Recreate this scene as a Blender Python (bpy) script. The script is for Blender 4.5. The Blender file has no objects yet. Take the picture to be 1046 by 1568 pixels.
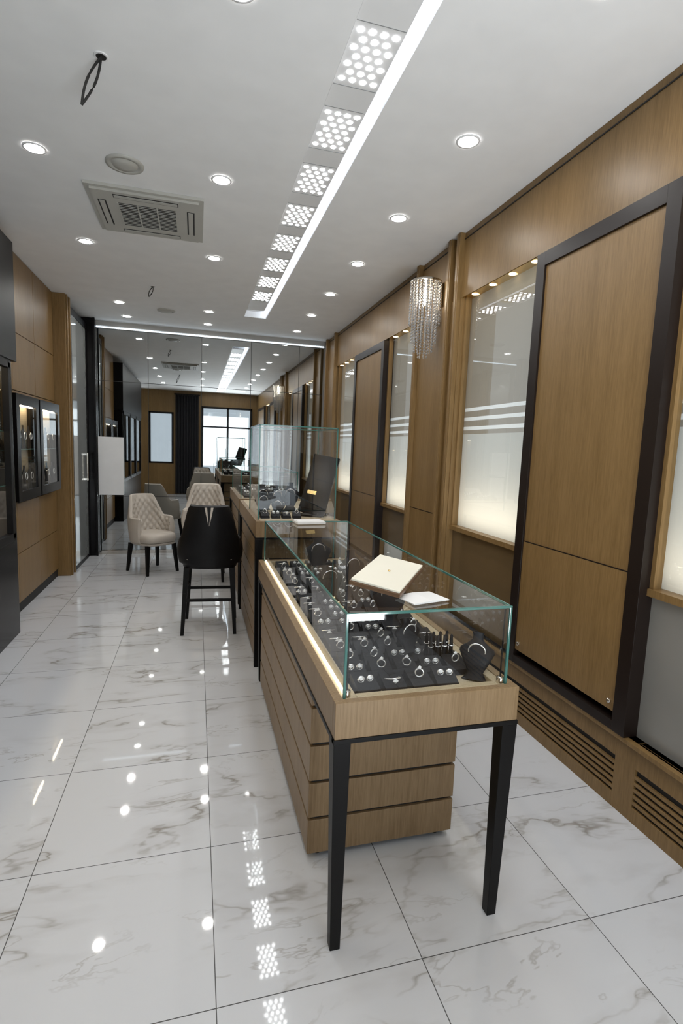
import bpy, math, random
from mathutils import Vector, Matrix
random.seed(7)
D=bpy.data; SC=bpy.context.scene
SC.view_settings.view_transform='Standard'
SC.view_settings.exposure=0.33

# ---------------- materials ----------------
def newmat(name):
    m=D.materials.new(name); m.use_nodes=True
    nt=m.node_tree; nt.nodes.clear()
    out=nt.nodes.new('ShaderNodeOutputMaterial')
    return m,nt,out
def P(name,col,rough=.5,metal=0.,bump=0,bscale=200,spec=.5,coat=0,emit=0):
    m,nt,out=newmat(name)
    b=nt.nodes.new('ShaderNodeBsdfPrincipled')
    b.inputs['Roughness'].default_value=rough; b.inputs['Metallic'].default_value=metal
    b.inputs['Specular IOR Level'].default_value=spec
    b.inputs['Coat Weight'].default_value=coat
    if emit:
        b.inputs['Emission Color'].default_value=(*col,1); b.inputs['Emission Strength'].default_value=emit
    tc=nt.nodes.new('ShaderNodeTexCoord'); n=nt.nodes.new('ShaderNodeTexNoise'); n.inputs['Scale'].default_value=bscale if bump else 6
    nt.links.new(tc.outputs['Object'],n.inputs['Vector'])
    mx=nt.nodes.new('ShaderNodeMix'); mx.data_type='RGBA'
    mx.inputs[6].default_value=(*[c*.94 for c in col],1); mx.inputs[7].default_value=(*[min(1,c*1.05) for c in col],1)
    nt.links.new(n.outputs['Fac'],mx.inputs[0]); nt.links.new(mx.outputs[2],b.inputs['Base Color'])
    if bump:
        bp=nt.nodes.new('ShaderNodeBump'); bp.inputs['Strength'].default_value=bump; bp.inputs['Distance'].default_value=.002
        nt.links.new(n.outputs['Fac'],bp.inputs['Height']); nt.links.new(bp.outputs[0],b.inputs['Normal'])
    nt.links.new(b.outputs[0],out.inputs[0]); return m
def EM(name,col,s):
    m,nt,out=newmat(name); e=nt.nodes.new('ShaderNodeEmission'); e.inputs[0].default_value=(*col,1); e.inputs[1].default_value=s
    nt.links.new(e.outputs[0],out.inputs[0]); return m
def FILM(name,tc,dc,clear=0.):
    m,nt,out=newmat(name); N=nt.nodes.new; L=nt.links.new
    t=N('ShaderNodeBsdfTranslucent'); t.inputs[0].default_value=(*tc,1)
    d=N('ShaderNodeBsdfDiffuse'); d.inputs[0].default_value=(*dc,1)
    a=N('ShaderNodeAddShader'); L(t.outputs[0],a.inputs[0]); L(d.outputs[0],a.inputs[1])
    tr=N('ShaderNodeBsdfTransparent'); mx=N('ShaderNodeMixShader'); mx.inputs[0].default_value=clear
    L(a.outputs[0],mx.inputs[1]); L(tr.outputs[0],mx.inputs[2]); L(mx.outputs[0],out.inputs[0]); return m
def GLASS(name,tint=(.975,.99,.985),gain=1.8):
    m,nt,out=newmat(name); N=nt.nodes.new; L=nt.links.new
    t=N('ShaderNodeBsdfTransparent'); t.inputs[0].default_value=(*tint,1)
    g=N('ShaderNodeBsdfGlossy'); g.inputs['Roughness'].default_value=.01; g.inputs[0].default_value=(.95,.95,.95,1)
    ge=N('ShaderNodeNewGeometry'); dt=N('ShaderNodeVectorMath'); dt.operation='DOT_PRODUCT'
    L(ge.outputs['Normal'],dt.inputs[0]); L(ge.outputs['Incoming'],dt.inputs[1])
    a=N('ShaderNodeMath'); a.operation='ABSOLUTE'; L(dt.outputs['Value'],a.inputs[0])
    o=N('ShaderNodeMath'); o.operation='SUBTRACT'; o.inputs[0].default_value=1; L(a.outputs[0],o.inputs[1])
    p=N('ShaderNodeMath'); p.operation='POWER'; p.inputs[1].default_value=5; L(o.outputs[0],p.inputs[0])
    q=N('ShaderNodeMath'); q.operation='MULTIPLY_ADD'; q.inputs[1].default_value=.92; q.inputs[2].default_value=.045*gain; q.use_clamp=True; L(p.outputs[0],q.inputs[0])
    mx=N('ShaderNodeMixShader')
    L(q.outputs[0],mx.inputs[0]); L(t.outputs[0],mx.inputs[1]); L(g.outputs[0],mx.inputs[2])
    L(mx.outputs[0],out.inputs[0]); return m
def WOOD(name,c1,c2,rough=.38,sc=(45,45,2.2)):
    m,nt,out=newmat(name); b=nt.nodes.new('ShaderNodeBsdfPrincipled'); b.inputs['Roughness'].default_value=rough
    b.inputs['Specular IOR Level'].default_value=.35
    tc=nt.nodes.new('ShaderNodeTexCoord'); mp=nt.nodes.new('ShaderNodeMapping'); mp.inputs['Scale'].default_value=sc
    nt.links.new(tc.outputs['Object'],mp.inputs[0])
    n=nt.nodes.new('ShaderNodeTexNoise'); n.inputs['Scale'].default_value=3; n.inputs['Detail'].default_value=6; n.inputs['Roughness'].default_value=.7
    nt.links.new(mp.outputs[0],n.inputs['Vector'])
    n2=nt.nodes.new('ShaderNodeTexNoise'); n2.inputs['Scale'].default_value=.25; n2.inputs['Detail'].default_value=2
    nt.links.new(mp.outputs[0],n2.inputs['Vector'])
    ad=nt.nodes.new('ShaderNodeMath'); ad.operation='MULTIPLY_ADD'; ad.inputs[1].default_value=.3
    nt.links.new(n2.outputs['Fac'],ad.inputs[0]); 
    ml=nt.nodes.new('ShaderNodeMath'); ml.operation='MULTIPLY'; ml.inputs[1].default_value=.7
    nt.links.new(n.outputs['Fac'],ml.inputs[0]); nt.links.new(ml.outputs[0],ad.inputs[2])
    r=nt.nodes.new('ShaderNodeValToRGB'); r.color_ramp.elements[0].position=.38; r.color_ramp.elements[1].position=.62
    r.color_ramp.elements[0].color=(*c1,1); r.color_ramp.elements[1].color=(*c2,1)
    nt.links.new(ad.outputs[0],r.inputs[0]); nt.links.new(r.outputs[0],b.inputs['Base Color'])
    bp=nt.nodes.new('ShaderNodeBump'); bp.inputs['Strength'].default_value=.15; bp.inputs['Distance'].default_value=.001
    nt.links.new(n.outputs['Fac'],bp.inputs['Height']); nt.links.new(bp.outputs[0],b.inputs['Normal'])
    nt.links.new(b.outputs[0],out.inputs[0]); return m

TX,TY=.606,.594; X0,Y0=.06,1.277
def FLOORMAT():
    m,nt,out=newmat('marble_tile'); N=nt.nodes.new; L=nt.links.new
    b=N('ShaderNodeBsdfPrincipled'); b.inputs['Roughness'].default_value=.035; b.inputs['Specular IOR Level'].default_value=.5
    g=N('ShaderNodeNewGeometry'); sx=N('ShaderNodeSeparateXYZ'); L(g.outputs['Position'],sx.inputs[0])
    def M(op,a,bv=None,c=None,clamp=False):
        n=N('ShaderNodeMath'); n.operation=op; n.use_clamp=clamp
        for i,v in enumerate((a,bv,c)):
            if v is None: continue
            if isinstance(v,(int,float)): n.inputs[i].default_value=v
            else: L(v,n.inputs[i])
        return n.outputs[0]
    u=M('DIVIDE',M('SUBTRACT',sx.outputs[0],X0),TX); v=M('DIVIDE',M('SUBTRACT',sx.outputs[1],Y0),TY)
    fu=M('FLOOR',u); fv=M('FLOOR',v); ru=M('FRACT',u); rv=M('FRACT',v)
    du=M('MULTIPLY',M('MINIMUM',ru,M('SUBTRACT',1,ru)),TX); dv=M('MULTIPLY',M('MINIMUM',rv,M('SUBTRACT',1,rv)),TY)
    d=M('MINIMUM',du,dv); grout=M('LESS_THAN',d,.0014)
    cb=N('ShaderNodeCombineXYZ'); L(fu,cb.inputs[0]); L(fv,cb.inputs[1])
    wn=N('ShaderNodeTexWhiteNoise'); wn.noise_dimensions='3D'; L(cb.outputs[0],wn.inputs['Vector'])
    vs=N('ShaderNodeVectorMath'); vs.operation='SCALE'; vs.inputs['Scale'].default_value=20; L(wn.outputs['Color'],vs.inputs[0])
    va=N('ShaderNodeVectorMath'); va.operation='ADD'; L(g.outputs['Position'],va.inputs[0]); L(vs.outputs[0],va.inputs[1])
    mp=N('ShaderNodeMapping'); mp.inputs['Rotation'].default_value=(0,0,math.radians(-38)); mp.inputs['Scale'].default_value=(1.0,2.6,1); L(va.outputs[0],mp.inputs[0])
    def noise(sc,det,dist,rough=.6):
        n=N('ShaderNodeTexNoise'); n.inputs['Scale'].default_value=sc; n.inputs['Detail'].default_value=det; n.inputs['Distortion'].default_value=dist; n.inputs['Roughness'].default_value=rough
        L(mp.outputs[0],n.inputs['Vector']); return n.outputs['Fac']
    n1=noise(1.0,5,.25,.55)
    ridge=M('ABSOLUTE',M('SUBTRACT',n1,.5))
    v1=M('SUBTRACT',1,M('DIVIDE',ridge,.013),None,True)
    soft=M('SUBTRACT',1,M('DIVIDE',ridge,.07),None,True)
    mask=M('MULTIPLY',M('SUBTRACT',noise(2.0,2,0),.43),5,None,True)
    vein=M('MULTIPLY',v1,mask)
    n3=noise(1.7,5,.4); r3=M('ABSOLUTE',M('SUBTRACT',n3,.52)); v3=M('MULTIPLY',M('SUBTRACT',1,M('DIVIDE',r3,.012),None,True),M('MULTIPLY',M('SUBTRACT',noise(1.3,1,0),.49),5,None,True))
    tot=M('ADD',M('MULTIPLY',vein,.56),M('MULTIPLY',v3,.40),None,True)
    tot2=M('ADD',tot,M('MULTIPLY',M('MULTIPLY',soft,mask),.20),None,True)
    mx=N('ShaderNodeMix'); mx.data_type='RGBA'; mx.inputs[6].default_value=(.62,.63,.65,1); mx.inputs[7].default_value=(.20,.17,.13,1); L(tot2,mx.inputs[0])
    m2=N('ShaderNodeMix'); m2.data_type='RGBA'; m2.inputs[7].default_value=(.09,.09,.09,1); L(grout,m2.inputs[0]); L(mx.outputs[2],m2.inputs[6])
    L(m2.outputs[2],b.inputs['Base Color']); L(b.outputs[0],out.inputs[0])
    return m

floor_m=FLOORMAT()
white=P('ceiling_white',(.88,.88,.88),.7)
white2=P('white_lacquer',(.82,.82,.82),.4)
acgrey=P('ac_plastic',(.48,.47,.43),.45)
seam=P('panel_seam',(.25,.25,.25),.6)
dark=P('dark_gap',(.012,.011,.010),.6)
black=P('black_metal',(.005,.0045,.0045),.4,spec=.18)
blackl=P('black_lacquer',(.005,.0045,.0045),.22,spec=.18)
brownblk=P('dark_bronze',(.014,.0085,.0065),.35,spec=.28)
wood=WOOD('oak_veneer',(.180,.106,.037),(.255,.156,.062))
woodd=WOOD('oak_table',(.195,.124,.060),(.285,.194,.105))
woodt=WOOD('oak_light',(.42,.34,.22),(.54,.45,.31))
wallm=P('plain_wall',(.5,.48,.45),.7)
velvet=P('black_velvet',(.010,.010,.013),.6,bump=.4,spec=.3)
silver=P('silver',(.95,.95,.97),.25,.8)
gem=P('diamond',(.95,.97,1),.05,0,spec=1)
gold=P('gold',(.85,.6,.25),.2,1.)
cream=P('cream_leather',(.52,.47,.41),.5)
blkl=P('black_leather',(.007,.007,.008),.45,bump=.3,spec=.25)
ivory=P('ivory_pad',(.74,.71,.60),.6)
casei=P('case_lining',(.45,.36,.24),.6)
brownb=P('brown_case',(.13,.07,.035),.4)
paper=P('paper',(.78,.78,.77),.5)
glass=GLASS('clear_glass')
gedge=P('glass_edge',(.05,.16,.14),.08,0,spec=1)
mirror=P('mirror_glass',(.56,.58,.58),.015,1.)
palerefl=P('pale_reflection_glass',(.40,.42,.41),.06,.35,spec=.8)  # pale tone painted in for bright reflections in the side pane
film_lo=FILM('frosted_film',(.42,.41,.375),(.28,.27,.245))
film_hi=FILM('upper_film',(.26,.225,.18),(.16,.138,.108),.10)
film_st=FILM('etched_stripe',(.68,.67,.64),(.36,.36,.34))
lowg=P('back_painted_glass',(.14,.093,.045),.12,0,spec=.8)
lowf=P('grey_frosted_glass',(.24,.23,.21),.2,0,spec=.8)
led=EM('led_cool',(.80,.88,1),8)
lednar=EM('led_mirror',(.70,.86,1),3.5)
ledw=EM('led_warm',(1,.80,.50),9)
ledk=EM('led_cabinet',(1,.84,.60),26)
ledc=EM('led_case',(1,.88,.66),4)
dotm=EM('strip_dot',(.96,.98,1),28)
lampm=EM('downlight_led',(1,.98,.95),150)
bulb=EM('sconce_bulb',(1,.88,.70),40)
crystal=P('crystal',(.60,.60,.60),.05,.6,spec=1)
chrome=P('chrome',(.7,.66,.6),.15,1)
curt=P('black_curtain',(.01,.01,.012),.8)

# ---------------- mesh builder ----------------
class MB:
    def __init__(s): s.v=[];s.f=[];s.m=[];s.s=[];s.mats=[]
    def mi(s,m):
        if m not in s.mats: s.mats.append(m)
        return s.mats.index(m)
    def add(s,vs,fs,mat,smooth=False,M=None):
        o=len(s.v)
        for p in vs:
            p=Vector(p)
            if M is not None: p=M@p
            s.v.append(tuple(p))
        k=s.mi(mat)
        for f in fs: s.f.append([i+o for i in f]); s.m.append(k); s.s.append(smooth)
    def box(s,x0,x1,y0,y1,z0,z1,mat,M=None):
        s.hexa([(x0,y0,z0),(x1,y0,z0),(x1,y1,z0),(x0,y1,z0),(x0,y0,z1),(x1,y0,z1),(x1,y1,z1),(x0,y1,z1)],mat,M)
    def hexa(s,p,mat,M=None):
        s.add(p,[(3,2,1,0),(4,5,6,7),(0,1,5,4),(1,2,6,5),(2,3,7,6),(3,0,4,7)],mat,False,M)
    def taper(s,cx,cy,z0,z1,w0,w1,mat,cx1=None,cy1=None,M=None):
        cx1=cx if cx1 is None else cx1; cy1=cy if cy1 is None else cy1
        a=w0/2;b=w1/2
        s.hexa([(cx-a,cy-a,z0),(cx+a,cy-a,z0),(cx+a,cy+a,z0),(cx-a,cy+a,z0),(cx1-b,cy1-b,z1),(cx1+b,cy1-b,z1),(cx1+b,cy1+b,z1),(cx1-b,cy1+b,z1)],mat,M)
    def loft(s,rings,mat,cap=True,smooth=True,M=None):
        n=len(rings[0]); vs=[p for r in rings for p in r]; fs=[]
        for i in range(len(rings)-1):
            for j in range(n):
                fs.append((i*n+j,i*n+(j+1)%n,(i+1)*n+(j+1)%n,(i+1)*n+j))
        s.add(vs,fs,mat,smooth,M)
        if cap:
            s.add(rings[0],[tuple(range(n))[::-1]],mat,False,M); s.add(rings[-1],[tuple(range(n))],mat,False,M)
    def lathe(s,c,prof,mat,seg=24,M=None,cap=True,smooth=True):
        rings=[[(c[0]+r*math.cos(2*math.pi*j/seg),c[1]+r*math.sin(2*math.pi*j/seg),c[2]+z) for j in range(seg)] for r,z in prof]
        s.loft(rings,mat,cap,smooth,M)
    def disc(s,c,r,mat,seg=16,down=True):
        vs=[(c[0]+r*math.cos(2*math.pi*j/seg),c[1]+r*math.sin(2*math.pi*j/seg),c[2]) for j in range(seg)]
        s.add(vs,[tuple(range(seg))[::-1] if down else tuple(range(seg))],mat)
    def tube(s,pts,r,mat,seg=6):
        rings=[]
        for i,p in enumerate(pts):
            p=Vector(p); t=(Vector(pts[min(i+1,len(pts)-1)])-Vector(pts[max(i-1,0)])).normalized()
            a=t.cross(Vector((.3,.2,1)) if abs(t.z)<.9 else Vector((1,0,0))).normalized(); b=t.cross(a)
            rings.append([tuple(p+a*r*math.cos(2*math.pi*j/seg)+b*r*math.sin(2*math.pi*j/seg)) for j in range(seg)])
        s.loft(rings,mat)
    def torus(s,c,R,r,mat,M=None,n=14,k=6):
        vs=[];fs=[]
        for i in range(n):
            a=2*math.pi*i/n
            for j in range(k):
                b=2*math.pi*j/k
                vs.append((c[0]+(R+r*math.cos(b))*math.cos(a),c[1]+r*math.sin(b),c[2]+(R+r*math.cos(b))*math.sin(a)))
                fs.append((i*k+j,((i+1)%n)*k+j,((i+1)%n)*k+(j+1)%k,i*k+(j+1)%k))
        s.add(vs,fs,mat,True,M)
    def octa(s,c,r,h,mat,M=None):
        x,y,z=c
        s.add([(x+r,y,z),(x,y+r,z),(x-r,y,z),(x,y-r,z),(x,y,z+h),(x,y,z-h)],[(0,1,4),(1,2,4),(2,3,4),(3,0,4),(1,0,5),(2,1,5),(3,2,5),(0,3,5)],mat,False,M)
    def obj(s,name,loc=(0,0,0),rot=0,bevel=0,mw=None):
        me=D.meshes.new(name); me.from_pydata(s.v,[],s.f)
        for m in s.mats: me.materials.append(m)
        me.polygons.foreach_set('material_index',s.m); me.polygons.foreach_set('use_smooth',s.s); me.update()
        o=D.objects.new(name,me); SC.collection.objects.link(o); o.location=loc; o.rotation_euler=(0,0,rot)
        if mw is not None: o.matrix_world=mw
        if bevel:
            b=o.modifiers.new('bev','BEVEL'); b.width=bevel; b.segments=2; b.limit_method='ANGLE'; b.angle_limit=math.radians(50)
        return o

CH=3.03; XL=-1.62; XR=1.80; YB=7.52; YF=-1.3
# ---------------- shell ----------------
b=MB(); b.box(XL,XR+.6,YF-.1,YB+.1,-.1,0,floor_m); b.obj('floor')
b=MB(); SX0,SX1,SY0,SY1=.535,.79,-.9,6.5
T=.15
b.box(XL,SX0,YF-.1,YB+.1,CH,CH+T,white); b.box(SX1,XR+.6,YF-.1,YB+.1,CH,CH+T,white)
b.box(SX0,SX1,YF-.1,SY0,CH,CH+T,white); b.box(SX0,SX1,SY1,YB+.1,CH,CH+T,white)
b.box(SX0,SX1,SY0,SY1,CH+.07,CH+T,white)
b.obj('ceiling')
b=MB()
b.box(.54,.735,SY0+.01,SY1-.3,CH+.012,CH+.03,white2)
y=2.157-.495*6
while y<5.75:
    for s in (-1,1): b.box(.542,.733,y+s*.172-.0012,y+s*.172+.0012,CH+.0105,CH+.0125,seam)
    for r in range(7):
        nx=4 if r%2==0 else 3
        for c in range(nx):
            b.disc((.6375+(c-(nx-1)/2)*.046,y+(r-3)*.044,CH+.0105),.0135,dotm,6)
    y+=.495
b.box(.774,.784,SY0+.01,SY1-.02,CH+.045,CH+.06,led)
b.obj('ceiling_light_strip')
b=MB(); b.box(XL-.1,XL,YF-.1,YB+.1,0,CH,wallm); b.obj('wall_left')
b=MB(); b.box(XL,XR+.6,YB,YB+.1,0,CH,wallm); b.obj('wall_back')
b=MB(); my=YB-.03
b.box(-1.24,1.74,my,YB-.001,.05,2.93,mirror)
for x in (-.62,.06,.72,1.39): b.box(x-.003,x+.003,my-.0015,my,.05,2.93,dark)
for z in (.78,2.28): b.box(-1.24,1.74,my-.0015,my,z-.003,z+.003,dark)
b.obj('wall_mirror')
b=MB(); b.box(-1.24,1.74,my-.02,YB-.001,0,.05,chrome); b.obj('baseboard_back')
b=MB(); b.box(-1.24,1.74,my-.02,YB-.001,2.935,2.965,white2); b.box(-1.24,1.74,my-.024,my-.02,2.942,2.952,lednar); b.obj('mirror_led_strip')
b=MB(); b.box(-1.235,-.93,my-.05,my-.004,.80,1.56,white2); b.obj('white_panel',bevel=.003)

XW=1.777
b=MB()
b.box(XW,XR+.25,YF,YB-.035,2.60,CH-.001,wood)
b.box(XW-.004,XW,YF,YB-.035,2.985,2.992,dark)
def base(y0,y1,g):
    if g:
        b.box(XW+.012,XR+.25,y0,y1,0,.35,dark)
        b.box(XW,XW+.012,y0,y1,0,.065,wood); b.box(XW,XW+.012,y0,y1,.235,.35,wood)
        z=.065+.014
        while z<.235-.014:
            b.box(XW,XW+.012,y0,y1,z,z+.0145,wood); z+=.0285
    else: b.box(XW,XR+.25,y0,y1,0,.35,wood)
prev=YF
for y0,y1 in ((-.6,.5),(.62,1.63),(1.74,3.0),(4.5,5.6)):
    base(prev,y0,False); base(y0,y1,True); prev=y1
base(prev,YB-.035,False)
b.box(XW-.025,XR+.2,YF,YB-.035,.33,.35,wood)
def pil(y0,y1): b.box(XW-.01,XR+.25,y0,y1,.35,2.6,wood)
pil(YF,-1.0); pil(3.44,4.18); pil(6.86,YB-.035)
for y0 in (3.45,3.58,4.14,6.84,7.3): 
    b.box(XW-.04,XW,y0,y0+.05,.35,CH-.002,wood); b.box(XW-.043,XW-.03,y0+.015,y0+.035,.35,CH-.003,wood)
b.box(XW-.0115,XW-.0095,3.63,4.14,1.05,1.056,brownblk)
b.obj('wall_right',bevel=.002)
def wpanel(y0,y1):
    b=MB(); f=.07; x=XW-.03
    b.box(x+.012,XW+.02,y0+f-.01,y1-f+.01,.36+f,2.585-f,wood)
    b.box(x+.008,x+.014,y0+f,y1-f,.36+f,1.05,wood)
    b.box(x+.0075,x+.009,y0+f,y1-f,1.05,1.056,brownblk)
    b.box(x,XR+.2,y0,y0+f,.352,2.585,brownblk); b.box(x,XR+.2,y1-f,y1,.352,2.585,brownblk)
    b.box(x,XR+.2,y0+f,y1-f,.352,.36+f*.5,brownblk); b.box(x,XR+.2,y0+f,y1-f,2.585-f,2.585,brownblk)
    b.box(XR+.15,XR+.2,y0+f,y1-f,.36,2.58,wood)
    for yy in (y0+.03+f,y1-.03-f): b.lathe((0,0,0),[(.011,0),(.011,.012),(.004,.016)],chrome,12,M=Matrix.Translation((x+.01,yy,.47))@Matrix.Rotation(-math.pi/2,4,'Y'))
    b.obj('wall_panel',bevel=.003)
for y0,y1 in ((-.9,.6),(1.68,2.56),(4.94,5.93)): wpanel(y0,y1)
def area(name,loc,rot,sx,sy,power,col):
    l=D.lights.new(name,'AREA'); l.shape='RECTANGLE'; l.size=sx; l.size_y=sy; l.energy=power; l.color=col
    o=D.objects.new(name,l); SC.collection.objects.link(o); o.location=loc; o.rotation_euler=rot
def window(n,y0,y1):
    b=MB(); xb=XW+.075
    def q(x,z0,z1,m): b.add([(x,y0,z0),(x,y1,z0),(x,y1,z1),(x,y0,z1)],[(0,1,2,3)],m)
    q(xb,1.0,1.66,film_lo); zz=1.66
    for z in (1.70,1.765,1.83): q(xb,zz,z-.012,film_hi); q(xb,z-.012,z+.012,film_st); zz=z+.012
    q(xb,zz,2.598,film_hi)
    b.box(XW+.01,xb+.42,y0,y1,.97,1.0,wood)
    b.box(XW+.04,XR+.2,y0,y1,.35,.97,lowf if n==1 else lowg)
    b.box(XW+.005,xb+.3,y0,y1,2.598,2.603,gold)
    k=max(2,int((y1-y0)/.2))
    for i in range(k): b.disc((XW+.035,y0+(i+.5)*(y1-y0)/k,2.596),.022,ledw,16)
    b.box(XW+.02,XW+.06,y0,y0+.02,1.0,2.6,wood); b.box(XW+.02,XW+.06,y1-.02,y1,1.0,2.6,wood)
    q(XW+.04,1.0,2.6,glass)
    b.obj('window_%d'%n)
    area('window_led',(xb+.18,(y0+y1)/2,1.03),(0,math.radians(180-20),0),.12,y1-y0-.04,3.0*(y1-y0),(1,.91,.76))
for i,(a,c) in enumerate(((.6,1.68),(2.56,3.44),(4.19,4.94),(5.93,6.84))): window(i+1,a,c)

b=MB(); XP=-1.46
b.box(XL+.001,XP-.012,4.53,6.28,.0,CH-.002,dark)
ys=[4.53,4.96,5.60,6.28]; zs=[.09,.52,.955,1.42,1.90,2.38,CH-.003]
for i in range(3):
    for j in range(len(zs)-1):
        b.box(XP-.012,XP,ys[i]+.003,ys[i+1]-.003,zs[j]+.003,zs[j+1]-.003,wood)
b.obj('wall_panelling',bevel=.002)
b=MB(); b.box(XL+.001,-1.34,6.29,6.50,0,CH-.002,wood); b.box(-1.34,-1.325,6.32,6.345,0,CH-.003,wood); b.box(-1.34,-1.325,6.44,6.465,0,CH-.003,wood); b.obj('pilaster',bevel=.003)
b=MB(); b.box(XL+.001,-1.345,6.505,7.36,.04,2.95,palerefl); b.box(XL+.001,-1.34,6.505,7.36,0,.04,black); b.box(-1.345,-1.335,6.505,6.54,0,2.95,black);b.box(-1.345,-1.335,7.33,7.36,0,2.95,black); b.box(-1.345,-1.335,6.54,7.33,2.88,2.95,black)
b.tube([(-1.32,7.2,1.0),(-1.32,7.2,1.35)],.012,chrome); b.box(-1.345,-1.31,7.19,7.21,1.01,1.03,chrome); b.box(-1.345,-1.31,7.19,7.21,1.32,1.34,chrome)
b.obj('door_2')
b=MB(); b.box(XL+.001,-1.245,7.37,YB-.035,0,CH-.002,blackl); b.box(-1.26,-1.235,7.35,7.37,0,CH-.002,black); b.obj('black_column',bevel=.003)
def wcase(y0,y1):
    b=MB(); x0=XP+.001; x1=-1.37; z0,z1=.99,1.86; f=.085
    b.box(x0,x0+.01,y0,y1,z0,z1,blackl)
    b.box(x0,x1,y0,y0+f,z0,z1,blackl); b.box(x0,x1,y1-f,y1,z0,z1,blackl)
    b.box(x0,x1,y0+f,y1-f,z0,z0+f,blackl); b.box(x0,x1,y0+f,y1-f,z1-f,z1,blackl)
    b.box(x0+.011,x0+.014,y0+f,y1-f,z0+f,z1-f,casei)
    b.box(x0+.014,x1-.02,y0+f,y1-f,z0+.42,z0+.426,gedge)
    b.box(x0+.045,x0+.06,y0+f,y1-f,z1-f-.008,z1-f,ledk)
    for zz in (z0+f,z0+.426):
        for i in range(3):
            yy=y0+f+.07+i*(y1-y0-2*f-.14)/2
            b.loft([[(x0+.04+a*.015*math.cos(t),yy+a*.045*math.sin(t),zz+h) for t in [k*math.pi/5 for k in range(10)]] for a,h in ((1,.0),(.8,.06),(1.1,.12),(.4,.17),(.4,.2))],velvet)
            b.torus((0,0,0),.03,.004,silver,M=Matrix.Translation((x0+.06,yy,zz+.11))@Matrix.Rotation(math.pi/2,4,'Z'))
    b.add([(x1-.01,y0+f,z0+f),(x1-.01,y1-f,z0+f),(x1-.01,y1-f,z1-f),(x1-.01,y0+f,z1-f)],[(0,1,2,3)],glass)
    b.obj('wall_display_case',bevel=.002)
wcase(4.72,5.34); wcase(5.38,6.08)
b=MB(); xf=-1.32; y0,y1=1.2,4.46
b.box(XL+.001,xf,y0,y1,0,.74,blackl); b.box(XL+.001,xf+.02,y0,y1+.06,2.07,2.92,black)
b.box(XL+.001,XL+.02,y0,y1,.74,2.07,blackl)
for yy in (y0,2.25,3.3,4.40): b.box(XL+.02,xf,yy,yy+.06,.74,2.07,blackl)
for a,c in ((1.26,2.25),(2.31,3.3),(3.36,4.40)):
    b.box(XL+.02,XL+.03,a,c,.74,2.07,casei)
    b.box(xf-.03,xf+.012,a,a+.05,.76,2.05,black); b.box(xf-.03,xf+.012,c-.05,c,.76,2.05,black)
    b.box(xf-.03,xf+.012,a,c,.74,.80,black); b.box(xf-.03,xf+.012,a,c,2.01,2.07,black)
    for z in (1.15,1.55): b.box(XL+.03,xf-.04,a,c,z,z+.008,gedge); b.box(XL+.05,XL+.065,a,c,z-.008,z,ledw)
    b.box(XL+.05,XL+.08,a,c,2.06,2.069,ledk)
    for z in (.74,1.158,1.558):
        for i in range(4):
            yy=a+.14+i*.22
            b.loft([[(XL+.14+q*.03*math.cos(t),yy+q*.055*math.sin(t),z+h) for t in [k*math.pi/5 for k in range(10)]] for q,h in ((1,.0),(.7,.05),(1.1,.14),(.35,.2),(.35,.24))],velvet)
            b.torus((0,0,0),.04,.005,silver,M=Matrix.Translation((XL+.18,yy,z+.13))@Matrix.Rotation(math.pi/2,4,'Z'))
    b.add([(xf-.01,a,.8),(xf-.01,c,.8),(xf-.01,c,2.01),(xf-.01,a,2.01)],[(0,1,2,3)],glass)
b.obj('display_cabinet',bevel=.003)

# entry wall (behind camera, seen in the mirror)
for x0,x1,z0,z1 in ((XL,-1.35,0,CH),(-.65,.15,0,CH),(1.6,XR+.3,0,CH),(-1.35,-.65,0,.9),(-1.35,-.65,2.4,CH),(.15,1.6,2.6,CH)):
    b=MB(); b.box(x0,x1,YF-.1,YF,z0,z1,wood); b.obj('wall_front')
b=MB(); ya,yb=YF+.002,YF+.05
for x in (.13,.87,1.56): b.box(x,x+.06,ya,yb,0,2.62,black)
b.box(.13,1.62,ya,yb,2.56,2.62,black); b.box(.13,1.62,ya,yb,0,.08,black); b.box(.13,1.62,ya,yb,2.0,2.05,black)
b.tube([(.84,YF+.08,.9),(.84,YF+.08,1.4)],.012,chrome)
b.add([(.15,YF+.02,0),(1.6,YF+.02,0),(1.6,YF+.02,2.6),(.15,YF+.02,2.6)],[(0,1,2,3)],glass); b.obj('door_1')
b=MB()
for x in (-1.35,-.71): b.box(x,x+.06,YF-.08,YF-.02,.9,2.4,black)
b.box(-1.35,-.65,YF-.08,YF-.02,.9,.95,black); b.box(-1.35,-.65,YF-.08,YF-.02,2.35,2.4,black)
b.add([(-1.35,YF-.05,.9),(-.65,YF-.05,.9),(-.65,YF-.05,2.4),(-1.35,YF-.05,2.4)],[(0,1,2,3)],glass); b.obj('window_5')
b=MB(); n=60; vs=[];fs=[]
for i in range(n+1):
    x=-.6+i*.66/n; yy=YF+.06+.03*math.sin(i*.9)
    vs+= [(x,yy,.02),(x,yy,2.9)]
    if i<n: fs.append((2*i,2*i+2,2*i+3,2*i+1))
b.add(vs,fs,curt,True); b.box(-.63,.09,YF+.04,YF+.08,2.9,2.94,black); b.obj('curtain')

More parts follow.
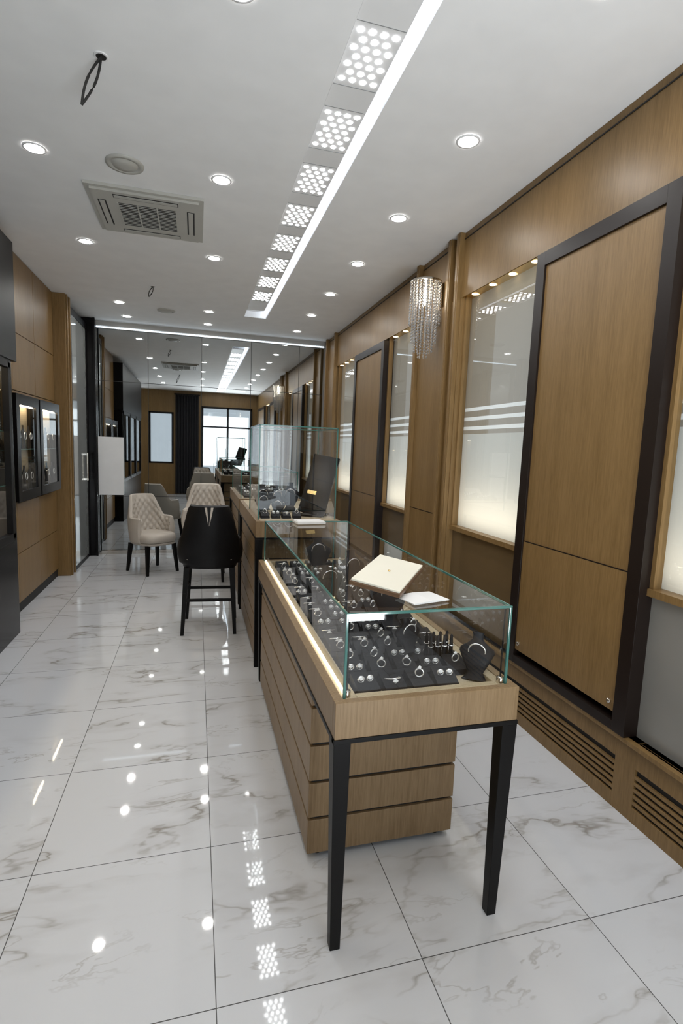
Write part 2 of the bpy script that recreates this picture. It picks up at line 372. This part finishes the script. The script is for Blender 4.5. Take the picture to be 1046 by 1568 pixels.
# ---------------- ceiling fixtures ----------------
def downlight(x,y):
    b=MB(); z=CH
    b.lathe((x,y,z),[(.058,-.001),(.056,-.006),(.046,-.006),(.044,-.002)],white2,28,cap=False)
    b.disc((x,y,z-.003),.042,lampm,24)
    b.obj('downlight')
for y in (-.24,.67,1.58,2.49,3.40,4.31,5.22,6.1,7.0): downlight(1.262,y)
for y in (.6,1.97,3.295,4.62,6.44,7.1):
    downlight(.13,y); downlight(-.83,y)
def vent(x,y):
    b=MB(); b.lathe((x,y,CH),[(.1,-.001),(.098,-.010),(.075,-.011),(.072,-.004),(.068,-.004),(.06,-.016),(.02,-.018),(.001,-.018)],acgrey,32); b.obj('ceiling_vent')
vent(-.389,3.30); vent(-.346,6.6)
b=MB(); ax0,ax1,ay0,ay1=-.655,.035,3.57,4.27; cx=(ax0+ax1)/2; cy=(ay0+ay1)/2
b.box(ax0,ax1,ay0,ay1,CH-.018,CH-.001,acgrey)
b.box(ax0+.03,ax1-.03,ay0+.03,ay1-.03,CH-.032,CH-.018,acgrey)
for (sx,sy) in ((1,0),(-1,0),(0,1),(0,-1)):
    if sx: 
        xx=cx+sx*.265; b.box(xx-.024,xx+.024,cy-.19,cy+.19,CH-.0335,CH-.031,dark); b.box(xx-.015,xx+.015,cy-.185,cy+.185,CH-.036,CH-.033,acgrey)
    else:
        yy=cy+sy*.265; b.box(cx-.19,cx+.19,yy-.024,yy+.024,CH-.0335,CH-.031,dark); b.box(cx-.185,cx+.185,yy-.015,yy+.015,CH-.036,CH-.033,acgrey)
b.box(cx-.175,cx+.175,cy-.175,cy+.175,CH-.034,CH-.031,dark)
for i in range(15):
    yy=cy-.168+i*.336/14; b.box(cx-.175,cx+.175,yy-.0022,yy+.0022,CH-.036,CH-.034,acgrey)
for x in (-.175,-.058,.058,.175): b.box(cx+x-.004,cx+x+.004,cy-.178,cy+.178,CH-.037,CH-.033,acgrey)
b.obj('ceiling_air_conditioner')
def wires(x,y,L,r):
    b=MB(); b.lathe((x,y,CH),[(.028,-.0005),(.027,-.004)],white2,20); b.disc((x,y,CH-.0045),.02,dark,16)
    for s in (-1,1):
        pts=[]
        for i in range(13):
            t=i/12; pts.append((x-.07*t*L/.18+s*.014*math.sin(math.pi*t),y+s*.006*math.sin(math.pi*t),CH-.003-L*t))
        b.tube(pts,r,dark)
    b.obj('ceiling_cable')
wires(-.373,2.46,.19,.005); wires(-.42,5.66,.10,.004)

# ---------------- sconce ----------------
b=MB(); sx,sy=1.655,3.80; ST=2.79
b.box(XW-.03,XW-.0105,sy-.05,sy+.05,2.50,ST,chrome); b.box(sx,XW-.03,sy-.012,sy+.012,ST-.02,ST,chrome)
b.lathe((sx,sy,ST),[(.120,-.012),(.120,.0),(.114,.004)],chrome,32)
for R,n,zb in ((.114,24,2.47),(.094,20,2.35),(.070,14,2.27),(.035,7,2.23)):
    for i in range(n):
        a=2*math.pi*i/n; z=ST-.022
        b.box(sx+R*math.cos(a)-.0008,sx+R*math.cos(a)+.0008,sy+R*math.sin(a)-.0008,sy+R*math.sin(a)+.0008,zb,ST-.01,chrome)
        while z>zb:
            b.octa((sx+R*math.cos(a),sy+R*math.sin(a),z),.0072,.0085,crystal); z-=.022
b.lathe((sx,sy,2.62),[(.005,0),(.016,.02),(.018,.05),(.01,.08),(.008,.16)],bulb,12)
b.obj('crystal_sconce')

# ---------------- glass helpers ----------------
def glassbox(b,x0,x1,y0,y1,z0,z1,e=.004):
    Q=lambda p:b.add(p,[(0,1,2,3)],glass)
    Q([(x0,y0,z0),(x1,y0,z0),(x1,y0,z1),(x0,y0,z1)]); Q([(x0,y1,z0),(x1,y1,z0),(x1,y1,z1),(x0,y1,z1)])
    Q([(x0,y0,z0),(x0,y1,z0),(x0,y1,z1),(x0,y0,z1)]); Q([(x1,y0,z0),(x1,y1,z0),(x1,y1,z1),(x1,y0,z1)])
    Q([(x0,y0,z1),(x1,y0,z1),(x1,y1,z1),(x0,y1,z1)])
    for x in (x0,x1):
        for y in (y0,y1): b.box(x-e,x+e,y-e,y+e,z0,z1,gedge)
        b.box(x-e,x+e,y0,y1,z1-e,z1+e,gedge)
    for y in (y0,y1): b.box(x0-e,x1+e,y-e,y+e,z1-e,z1+e,gedge)
def bust(b,x,y,z,h,w,rot,mat=None):
    mat=mat or velvet
    M=Matrix.Translation((x,y,z))@Matrix.Rotation(rot,4,'Z')@Matrix.Rotation(-.3,4,'X')
    prof=((.8,.34,0),(.62,.28,.06),(.45,.22,.15),(.8,.24,.38),(1.05,.26,.58),(1.0,.25,.66),(.6,.24,.76),(.34,.22,.84),(.30,.22,.93),(.36,.24,1))
    b.loft([[(w*a*math.cos(t),w*c*math.sin(t),h*q) for t in [k*math.pi/9 for k in range(18)]] for a,c,q in prof],mat,M=M)
    M2=M@Matrix.Translation((0,-w*.24,h*.60))@Matrix.Rotation(.5,4,'X')
    b.torus((0,0,0),w*.5,.0025,silver,M=M2,n=20)
def ring_pad(b,x,y,z,w,kind):
    rot=Matrix.Translation((x,y,z))@Matrix.Rotation(random.uniform(-.12,.12),4,'Z')
    a=w/2
    b.hexa([(-a,-a,0),(a,-a,0),(a,a,0),(-a,a,0),(-a*.92,-a*.92,.018),(a*.92,-a*.92,.018),(a*.92,a*.92,.045),(-a*.92,a*.92,.045)],velvet,rot)
    T=rot@Matrix.Translation((0,0,.035))
    if kind==0:
        b.torus((0,0,.010),.0135,.0028,silver,M=T@Matrix.Rotation(random.uniform(-.5,.5),4,'Z')); b.octa((0,0,.028),.008,.007,gem,T)
    elif kind==1:
        for s in (-1,1): b.octa((s*.015,0,.006),.0095,.008,gem,T); b.torus((s*.015,0,.004),.010,.0028,silver,M=T,n=10,k=5)
    else:
        b.torus((0,0,0),.025,.0028,silver,M=T@Matrix.Rotation(math.pi/2-.35,4,'X'),n=18)
        b.octa((0,-.024,.0),.010,.009,gem,T)
# ---------------- main display table ----------------
tx0,tx1,ty0,ty1=.385,.983,1.355,3.29
b=MB(); zt=.80; zb=.69
b.box(tx0,tx1,ty0,ty0+.028,zb,zt,woodd); b.box(tx0,tx1,ty1-.028,ty1,zb,zt,woodd)
b.box(tx0,tx0+.028,ty0+.028,ty1-.028,zb,zt,woodd); b.box(tx1-.028,tx1,ty0+.028,ty1-.028,zb,zt,woodd)
b.box(tx0+.028,tx1-.028,ty0+.028,ty1-.028,zb+.01,.775,woodt)
for a in ((tx0+.028,tx0+.075,ty0+.028,ty1-.028),(tx1-.06,tx1-.028,ty0+.028,ty1-.028),(tx0+.075,tx1-.06,ty0+.028,ty0+.06),(tx0+.075,tx1-.06,ty1-.06,ty1-.028)): b.box(*a,.775,.797,woodt)
b.box(tx0-.003,tx1+.003,ty0-.003,ty0+.02,zb-.014,zb,black); b.box(tx0-.003,tx1+.003,ty1-.02,ty1+.003,zb-.014,zb,black)
b.box(tx0-.003,tx0+.02,ty0,ty1,zb-.014,zb,black); b.box(tx1-.02,tx1+.003,ty0,ty1,zb-.014,zb,black)
for x,s in ((tx0+.024,1),(tx1-.024,-1)):
    for y in (ty0+.024,ty1-.024):
        b.taper(x+s*.006,y,0,zb-.014,.032,.052,black,x,y)
glassbox(b,tx0+.034,tx1-.03,ty0+.034,ty1-.034,zt-.003,1.05)
for x in (tx0+.045,tx1-.042):
    b.lathe((x,ty0+.045,zt-.003),[(.012,0),(.012,.02),(.004,.022)],chrome,12)
    b.tube([(x,ty0+.045,zt),(x,ty0+.045,1.04)],.003,black)
b.box(tx0+.037,tx0+.045,ty0+.05,ty1-.05,zt-.003,zt+.006,ledc)
b.obj('display_table',bevel=.0015)
b=MB(); x0,x1,y0,y1,z0,z1=.400,.985,1.72,3.20,.03,.672
b.box(x0+.012,x1-.012,y0+.012,y1-.012,z0,z1,dark)
z=z0
while z<z1-.02:
    b.box(x0,x1,y0,y1,z,min(z+.1325,z1),woodd); z+=.1445
for x in (x0+.05,x1-.05):
    for y in (y0+.05,y1-.05): b.lathe((x,y,0),[(.018,0),(.022,.01),(.022,z0)],black,14)
b.obj('drawer_cabinet',bevel=.002)
b=MB()
for j in range(19):
    for i in range(5):
        x=.503+i*.090+ (0 if j%2 else .006); y=1.465+j*.091
        if x>.925 or y>3.2: continue
        if j<1 and i==4: continue
        ring_pad(b,x,y,.776,.078,random.choice((0,0,1,2,1)))
bust(b,.895,1.475,.776,.155,.055,-.6)
bust(b,.74,1.66,.81,.12,.055,.3); bust(b,.78,1.98,.80,.2,.07,-.3); bust(b,.62,2.35,.80,.18,.07,.1); bust(b,.80,2.55,.80,.2,.07,.2); bust(b,.7,2.95,.80,.2,.08,0)
for i in range(4):
    for j in range(2):
        b.lathe((.79+i*.026,1.60+j*.035,.80),[(.009,0),(.007,.04),(.005,.085),(.001,.09)],velvet,10)
        b.torus((0,0,0),.0085,.002,silver,M=Matrix.Translation((.79+i*.026,1.60+j*.035,.85))@Matrix.Rotation(math.pi/2,4,'X'),n=12)
b.obj('jewelry_display')
u=Vector((.185,.238,.028)); v=Vector((-.125,.088,.020)); lu=u.length; un=u.normalized(); v=(v-un*v.dot(un)); lv=v.length*1.12; vn=v.normalized(); wn=un.cross(vn)
M=Matrix(((un.x,vn.x,wn.x,.612),(un.y,vn.y,wn.y,1.475),(un.z,vn.z,wn.z,1.0645),(0,0,0,1)))
b=MB(); b.box(0,lu,0,lv,0,.014,brownb); b.box(.004,lu-.004,.004,lv-.004,.014,.022,ivory)
b.box(lu*.5-.004,lu*.5+.004,lv*.5-.004,lv*.5+.004,.022,.026,gold)
b.obj('jewelry_tray',bevel=.002,mw=M)
b=MB(); b.box(-.05,.05,-.04,.04,0,.025,blackl); b.box(-.052,.052,-.042,.042,.014,.016,gold); b.obj('ring_box',loc=(.70,1.77,1.0545),rot=.9,bevel=.003)
b=MB()
b.hexa([(-.07,-.05,0),(0,-.05,0),(0,.05,0),(-.07,.05,0),(-.07,-.05,.003),(0,-.05,.007),(0,.05,.007),(-.07,.05,.003)],paper)
b.hexa([(0,-.05,0),(.07,-.05,0),(.07,.05,0),(0,.05,0),(0,-.05,.007),(.07,-.05,.003),(.07,.05,.003),(0,.05,.007)],paper)
b.obj('booklet',loc=(.70,1.50,1.0545),rot=.25)

# ---------------- tall counter tables ----------------
cz=1.02
def counter(y0,y1):
    b=MB(); x0,x1=.385,.975
    b.box(x0,x1,y0,y1,cz-.11,cz,woodd); b.box(x0+.03,x1-.03,y0+.03,y1-.03,cz,cz+.002,woodt)
    b.box(x0-.003,x1+.003,y0-.003,y1+.003,cz-.124,cz-.11,black)
    for x in (x0+.022,x1-.022):
        for y in (y0+.022,y1-.022): b.taper(x,y,0,cz-.124,.034,.05,black)
    z=.03; b.box(x0+.03,x1-.03,y0+.06,y1-.06,.03,cz-.124,dark)
    while z<cz-.16:
        zz=min(z+.133,cz-.13); b.box(x0+.018,x1-.018,y0+.055,y1-.055,z,zz,woodd); z+=.145
    for x in (x0+.07,x1-.07):
        for y in (y0+.12,y1-.12): b.lathe((x,y,0),[(.02,0),(.02,.03)],black,12)
    b.obj('counter_table',bevel=.002)
counter(3.47,4.85); counter(4.95,6.3)
b=MB(); glassbox(b,.408,.945,3.55,4.15,cz+.003,1.66); b.obj('glass_showcase')
b=MB()
for x,y,h,w in ((.47,3.75,.17,.06),(.56,3.70,.13,.05),(.60,3.92,.2,.07),(.70,3.98,.22,.07),(.5,4.02,.2,.07)): bust(b,x,y,cz+.012,h,w,random.uniform(-.4,.4))
for i in range(4): ring_pad(b,.46+i*.075,3.62,cz+.004,.06,i%3)
b.obj('necklace_bust_set')
b=MB(); M=Matrix.Rotation(math.radians(9),4,'Y')@Matrix.Rotation(math.radians(-20),4,'X')
b.box(-.10,.10,-.012,.012,0.018,.47,blackl,M); b.box(-.09,.09,-.015,-.012,.05,.38,blackl,M); b.box(-.07,.0,-.016,-.0125,.16,.19,gold,M)
b.box(-.09,.09,-.02,.16,0,.012,blackl); b.obj('leaning_display_panel',loc=(.80,3.70,cz+.004),rot=math.radians(-30),bevel=.003)
b=MB(); glassbox(b,.408,.945,5.0,6.2,cz+.003,1.28)
b.obj('glass_showcase')
b=MB()
for j in range(9):
    for i in range(5): ring_pad(b,.48+i*.095,5.1+j*.12,cz+.003,.075,(i+j)%3)
b.obj('jewelry_display')
b=MB(); b.box(-.09,.09,-.06,.06,0,.012,paper); b.box(-.085,.085,-.055,.055,.012,.016,paper); b.obj('booklet',loc=(.68,3.17,1.0545),rot=.1)

# ---------------- chairs ----------------
def chair(name,loc,rot,seat,arm,back,inner,outer,stool,notch=False):
    b=MB(); NT,NZ=110,34; rx,ry=.245,.235; z0=seat-.10
    A=math.radians(112)
    def top(t):
        c=(math.cos(t)-.30)/.45; c=max(0,min(1,c)); c=c*c*(3-2*c); return arm+(back-arm)*c
    def pt(t,v,r):
        zt=top(t); z=z0+v*(zt-z0)
        q=(z-seat)
        taper=1-.16*max(0,(z-arm)/(back-arm+1e-6))*abs(math.sin(t))-(.05 if v<.01 else 0)
        x=(rx+r)*math.sin(t)*taper; y=-(ry+r)*math.cos(t)-max(0,q)*.16*max(0,math.cos(t))
        return x,y,z
    grid=[]
    for layer,mat in ((0,outer),(1,inner)):
        vs=[];fs=[]
        for i in range(NT+1):
            t=-A+2*A*i/NT; s=t*rx
            for k in range(NZ+1):
                v=k/NZ
                if layer==0: p=pt(t,v,.018*math.sin(math.pi*v))
                else:
                    z=z0+v*(top(t)-z0); a=math.pi*(s/.085+z/.10); c=math.pi*(s/.085-z/.10)
                    r=-.031-.024*(abs(math.sin(a))*abs(math.sin(c)))**.5*min(1,(1-v)*8)
                    p=pt(t,v,r)
                vs.append(p)
        for i in range(NT):
            for k in range(NZ):
                f=(i*(NZ+1)+k,(i+1)*(NZ+1)+k,(i+1)*(NZ+1)+k+1,i*(NZ+1)+k+1)
                if layer: f=f[::-1]
                fs.append(f)
        b.add(vs,fs,mat,True)
        grid.append(vs)
    if notch:
        for s in (-1,1):
            vs=[];n=10
            for i in range(n+1):
                q=i/n; v=.995-.30*q
                ta=s*.05*(1-q)+s*.008; tb=s*(.05+.075)*(1-q)+s*.012
                for t in (ta,tb): vs.append(pt(t,v,.018*math.sin(math.pi*v)+.003))
            fs=[(2*i,2*i+1,2*i+3,2*i+2) for i in range(n)]
            if s<0: fs=[f[::-1] for f in fs]
            b.add(vs,fs,cream,True)
    W=NZ+1
    path=[(0,k) for k in range(W)]+[(i,NZ) for i in range(1,NT+1)]+[(NT,k) for k in range(NZ-1,-1,-1)]
    vs=[];fs=[]
    for (i,k) in path:
        o=Vector(grid[0][i*W+k]); n=Vector(grid[1][i*W+k]); m=(o+n)/2
        out=Vector((0,0,.012)) if k==NZ else Vector((0,.012,0))
        vs+= [tuple(o),tuple(m+out),tuple(n)]
    for i in range(len(path)-1):
        for j in range(2): fs.append((3*i+j,3*i+j+1,3*i+4+j,3*i+3+j))
    b.add(vs,fs,outer,True)
    def se(a,c,z,oy=.02,n=36,e=.62):
        r=[]
        for j in range(n):
            t=2*math.pi*j/n; cx,sy=math.cos(t),math.sin(t)
            r.append((a*math.copysign(abs(cx)**e,cx),oy+c*math.copysign(abs(sy)**e,sy),z))
        return r
    b.loft([se(.195,.20,seat-.10),se(.215,.225,seat-.09),se(.222,.235,seat-.05),se(.215,.23,seat-.01),se(.19,.20,seat+.008),se(.10,.11,seat+.014)],inner)
    b.loft([se(.20,.21,seat-.125),se(.215,.222,seat-.12),se(.215,.222,seat-.098)],outer)
    s=.175; sp=.205 if stool else .20
    for x in (-1,1):
        for y in (-1,1): b.taper(x*sp,y*sp+.01,0,seat-.12,.026,.042,black,x*s,y*s*.95+.01)
    if stool:
        z=.27; q=sp-(sp-s)*.5
        for y in (-1,1): b.box(-q,q,y*q-.009+.01,y*q+.009+.01,z,z+.022,black)
        for x in (-1,1): b.box(x*q-.009,x*q+.009,-q,q,z+.05,z+.072,black)
    return b.obj(name,loc=loc,rot=rot)
chair('bar_stool',(.115,4.37,0),math.radians(-4),.66,.76,1.04,cream,blkl,True,True)
chair('bar_stool',(.10,6.05,0),math.radians(176),.66,.78,1.05,cream,cream,True)
chair('dining_armchair',(-.50,6.45,0),math.radians(180+38),.46,.64,.885,cream,cream,False)

# ---------------- lights ----------------
def aim(name,loc,tgt,sx,sy,power,col):
    d=(Vector(tgt)-Vector(loc)); q=d.to_track_quat('-Z','Y').to_euler()
    area(name,loc,q,sx,sy,power,col)
aim('added_bounce_fill',(.87,YF-1.0,.06),(.87,YF-.7,3.0),2.2,1.5,300,(.92,.96,1))  # added lamp outside the door, imitates pavement bounce to brighten the ceiling
aim('daylight_door',(.87,YF-.6,1.6),(.4,3,0.0),1.4,1.6,14,(.88,.94,1))
w=D.worlds.new('World'); SC.world=w; w.use_nodes=True
bg=w.node_tree.nodes['Background']; bg.inputs[0].default_value=(.80,.90,1,1); bg.inputs[1].default_value=.8

# ---------------- camera ----------------
r=Vector((.9634,-.264,.0388)).normalized(); f=Vector((.2679,.9562,-.1195)).normalized()
up=r.cross(f).normalized(); r=f.cross(up).normalized()
M=Matrix(((r.x,up.x,-f.x,0),(r.y,up.y,-f.y,0),(r.z,up.z,-f.z,1.52),(0,0,0,1)))
cam=D.cameras.new('Camera'); co=D.objects.new('Camera',cam); SC.collection.objects.link(co); co.matrix_world=M
cam.sensor_fit='VERTICAL'; cam.sensor_height=36; cam.lens=800/1568*36; cam.clip_start=.02
SC.camera=co
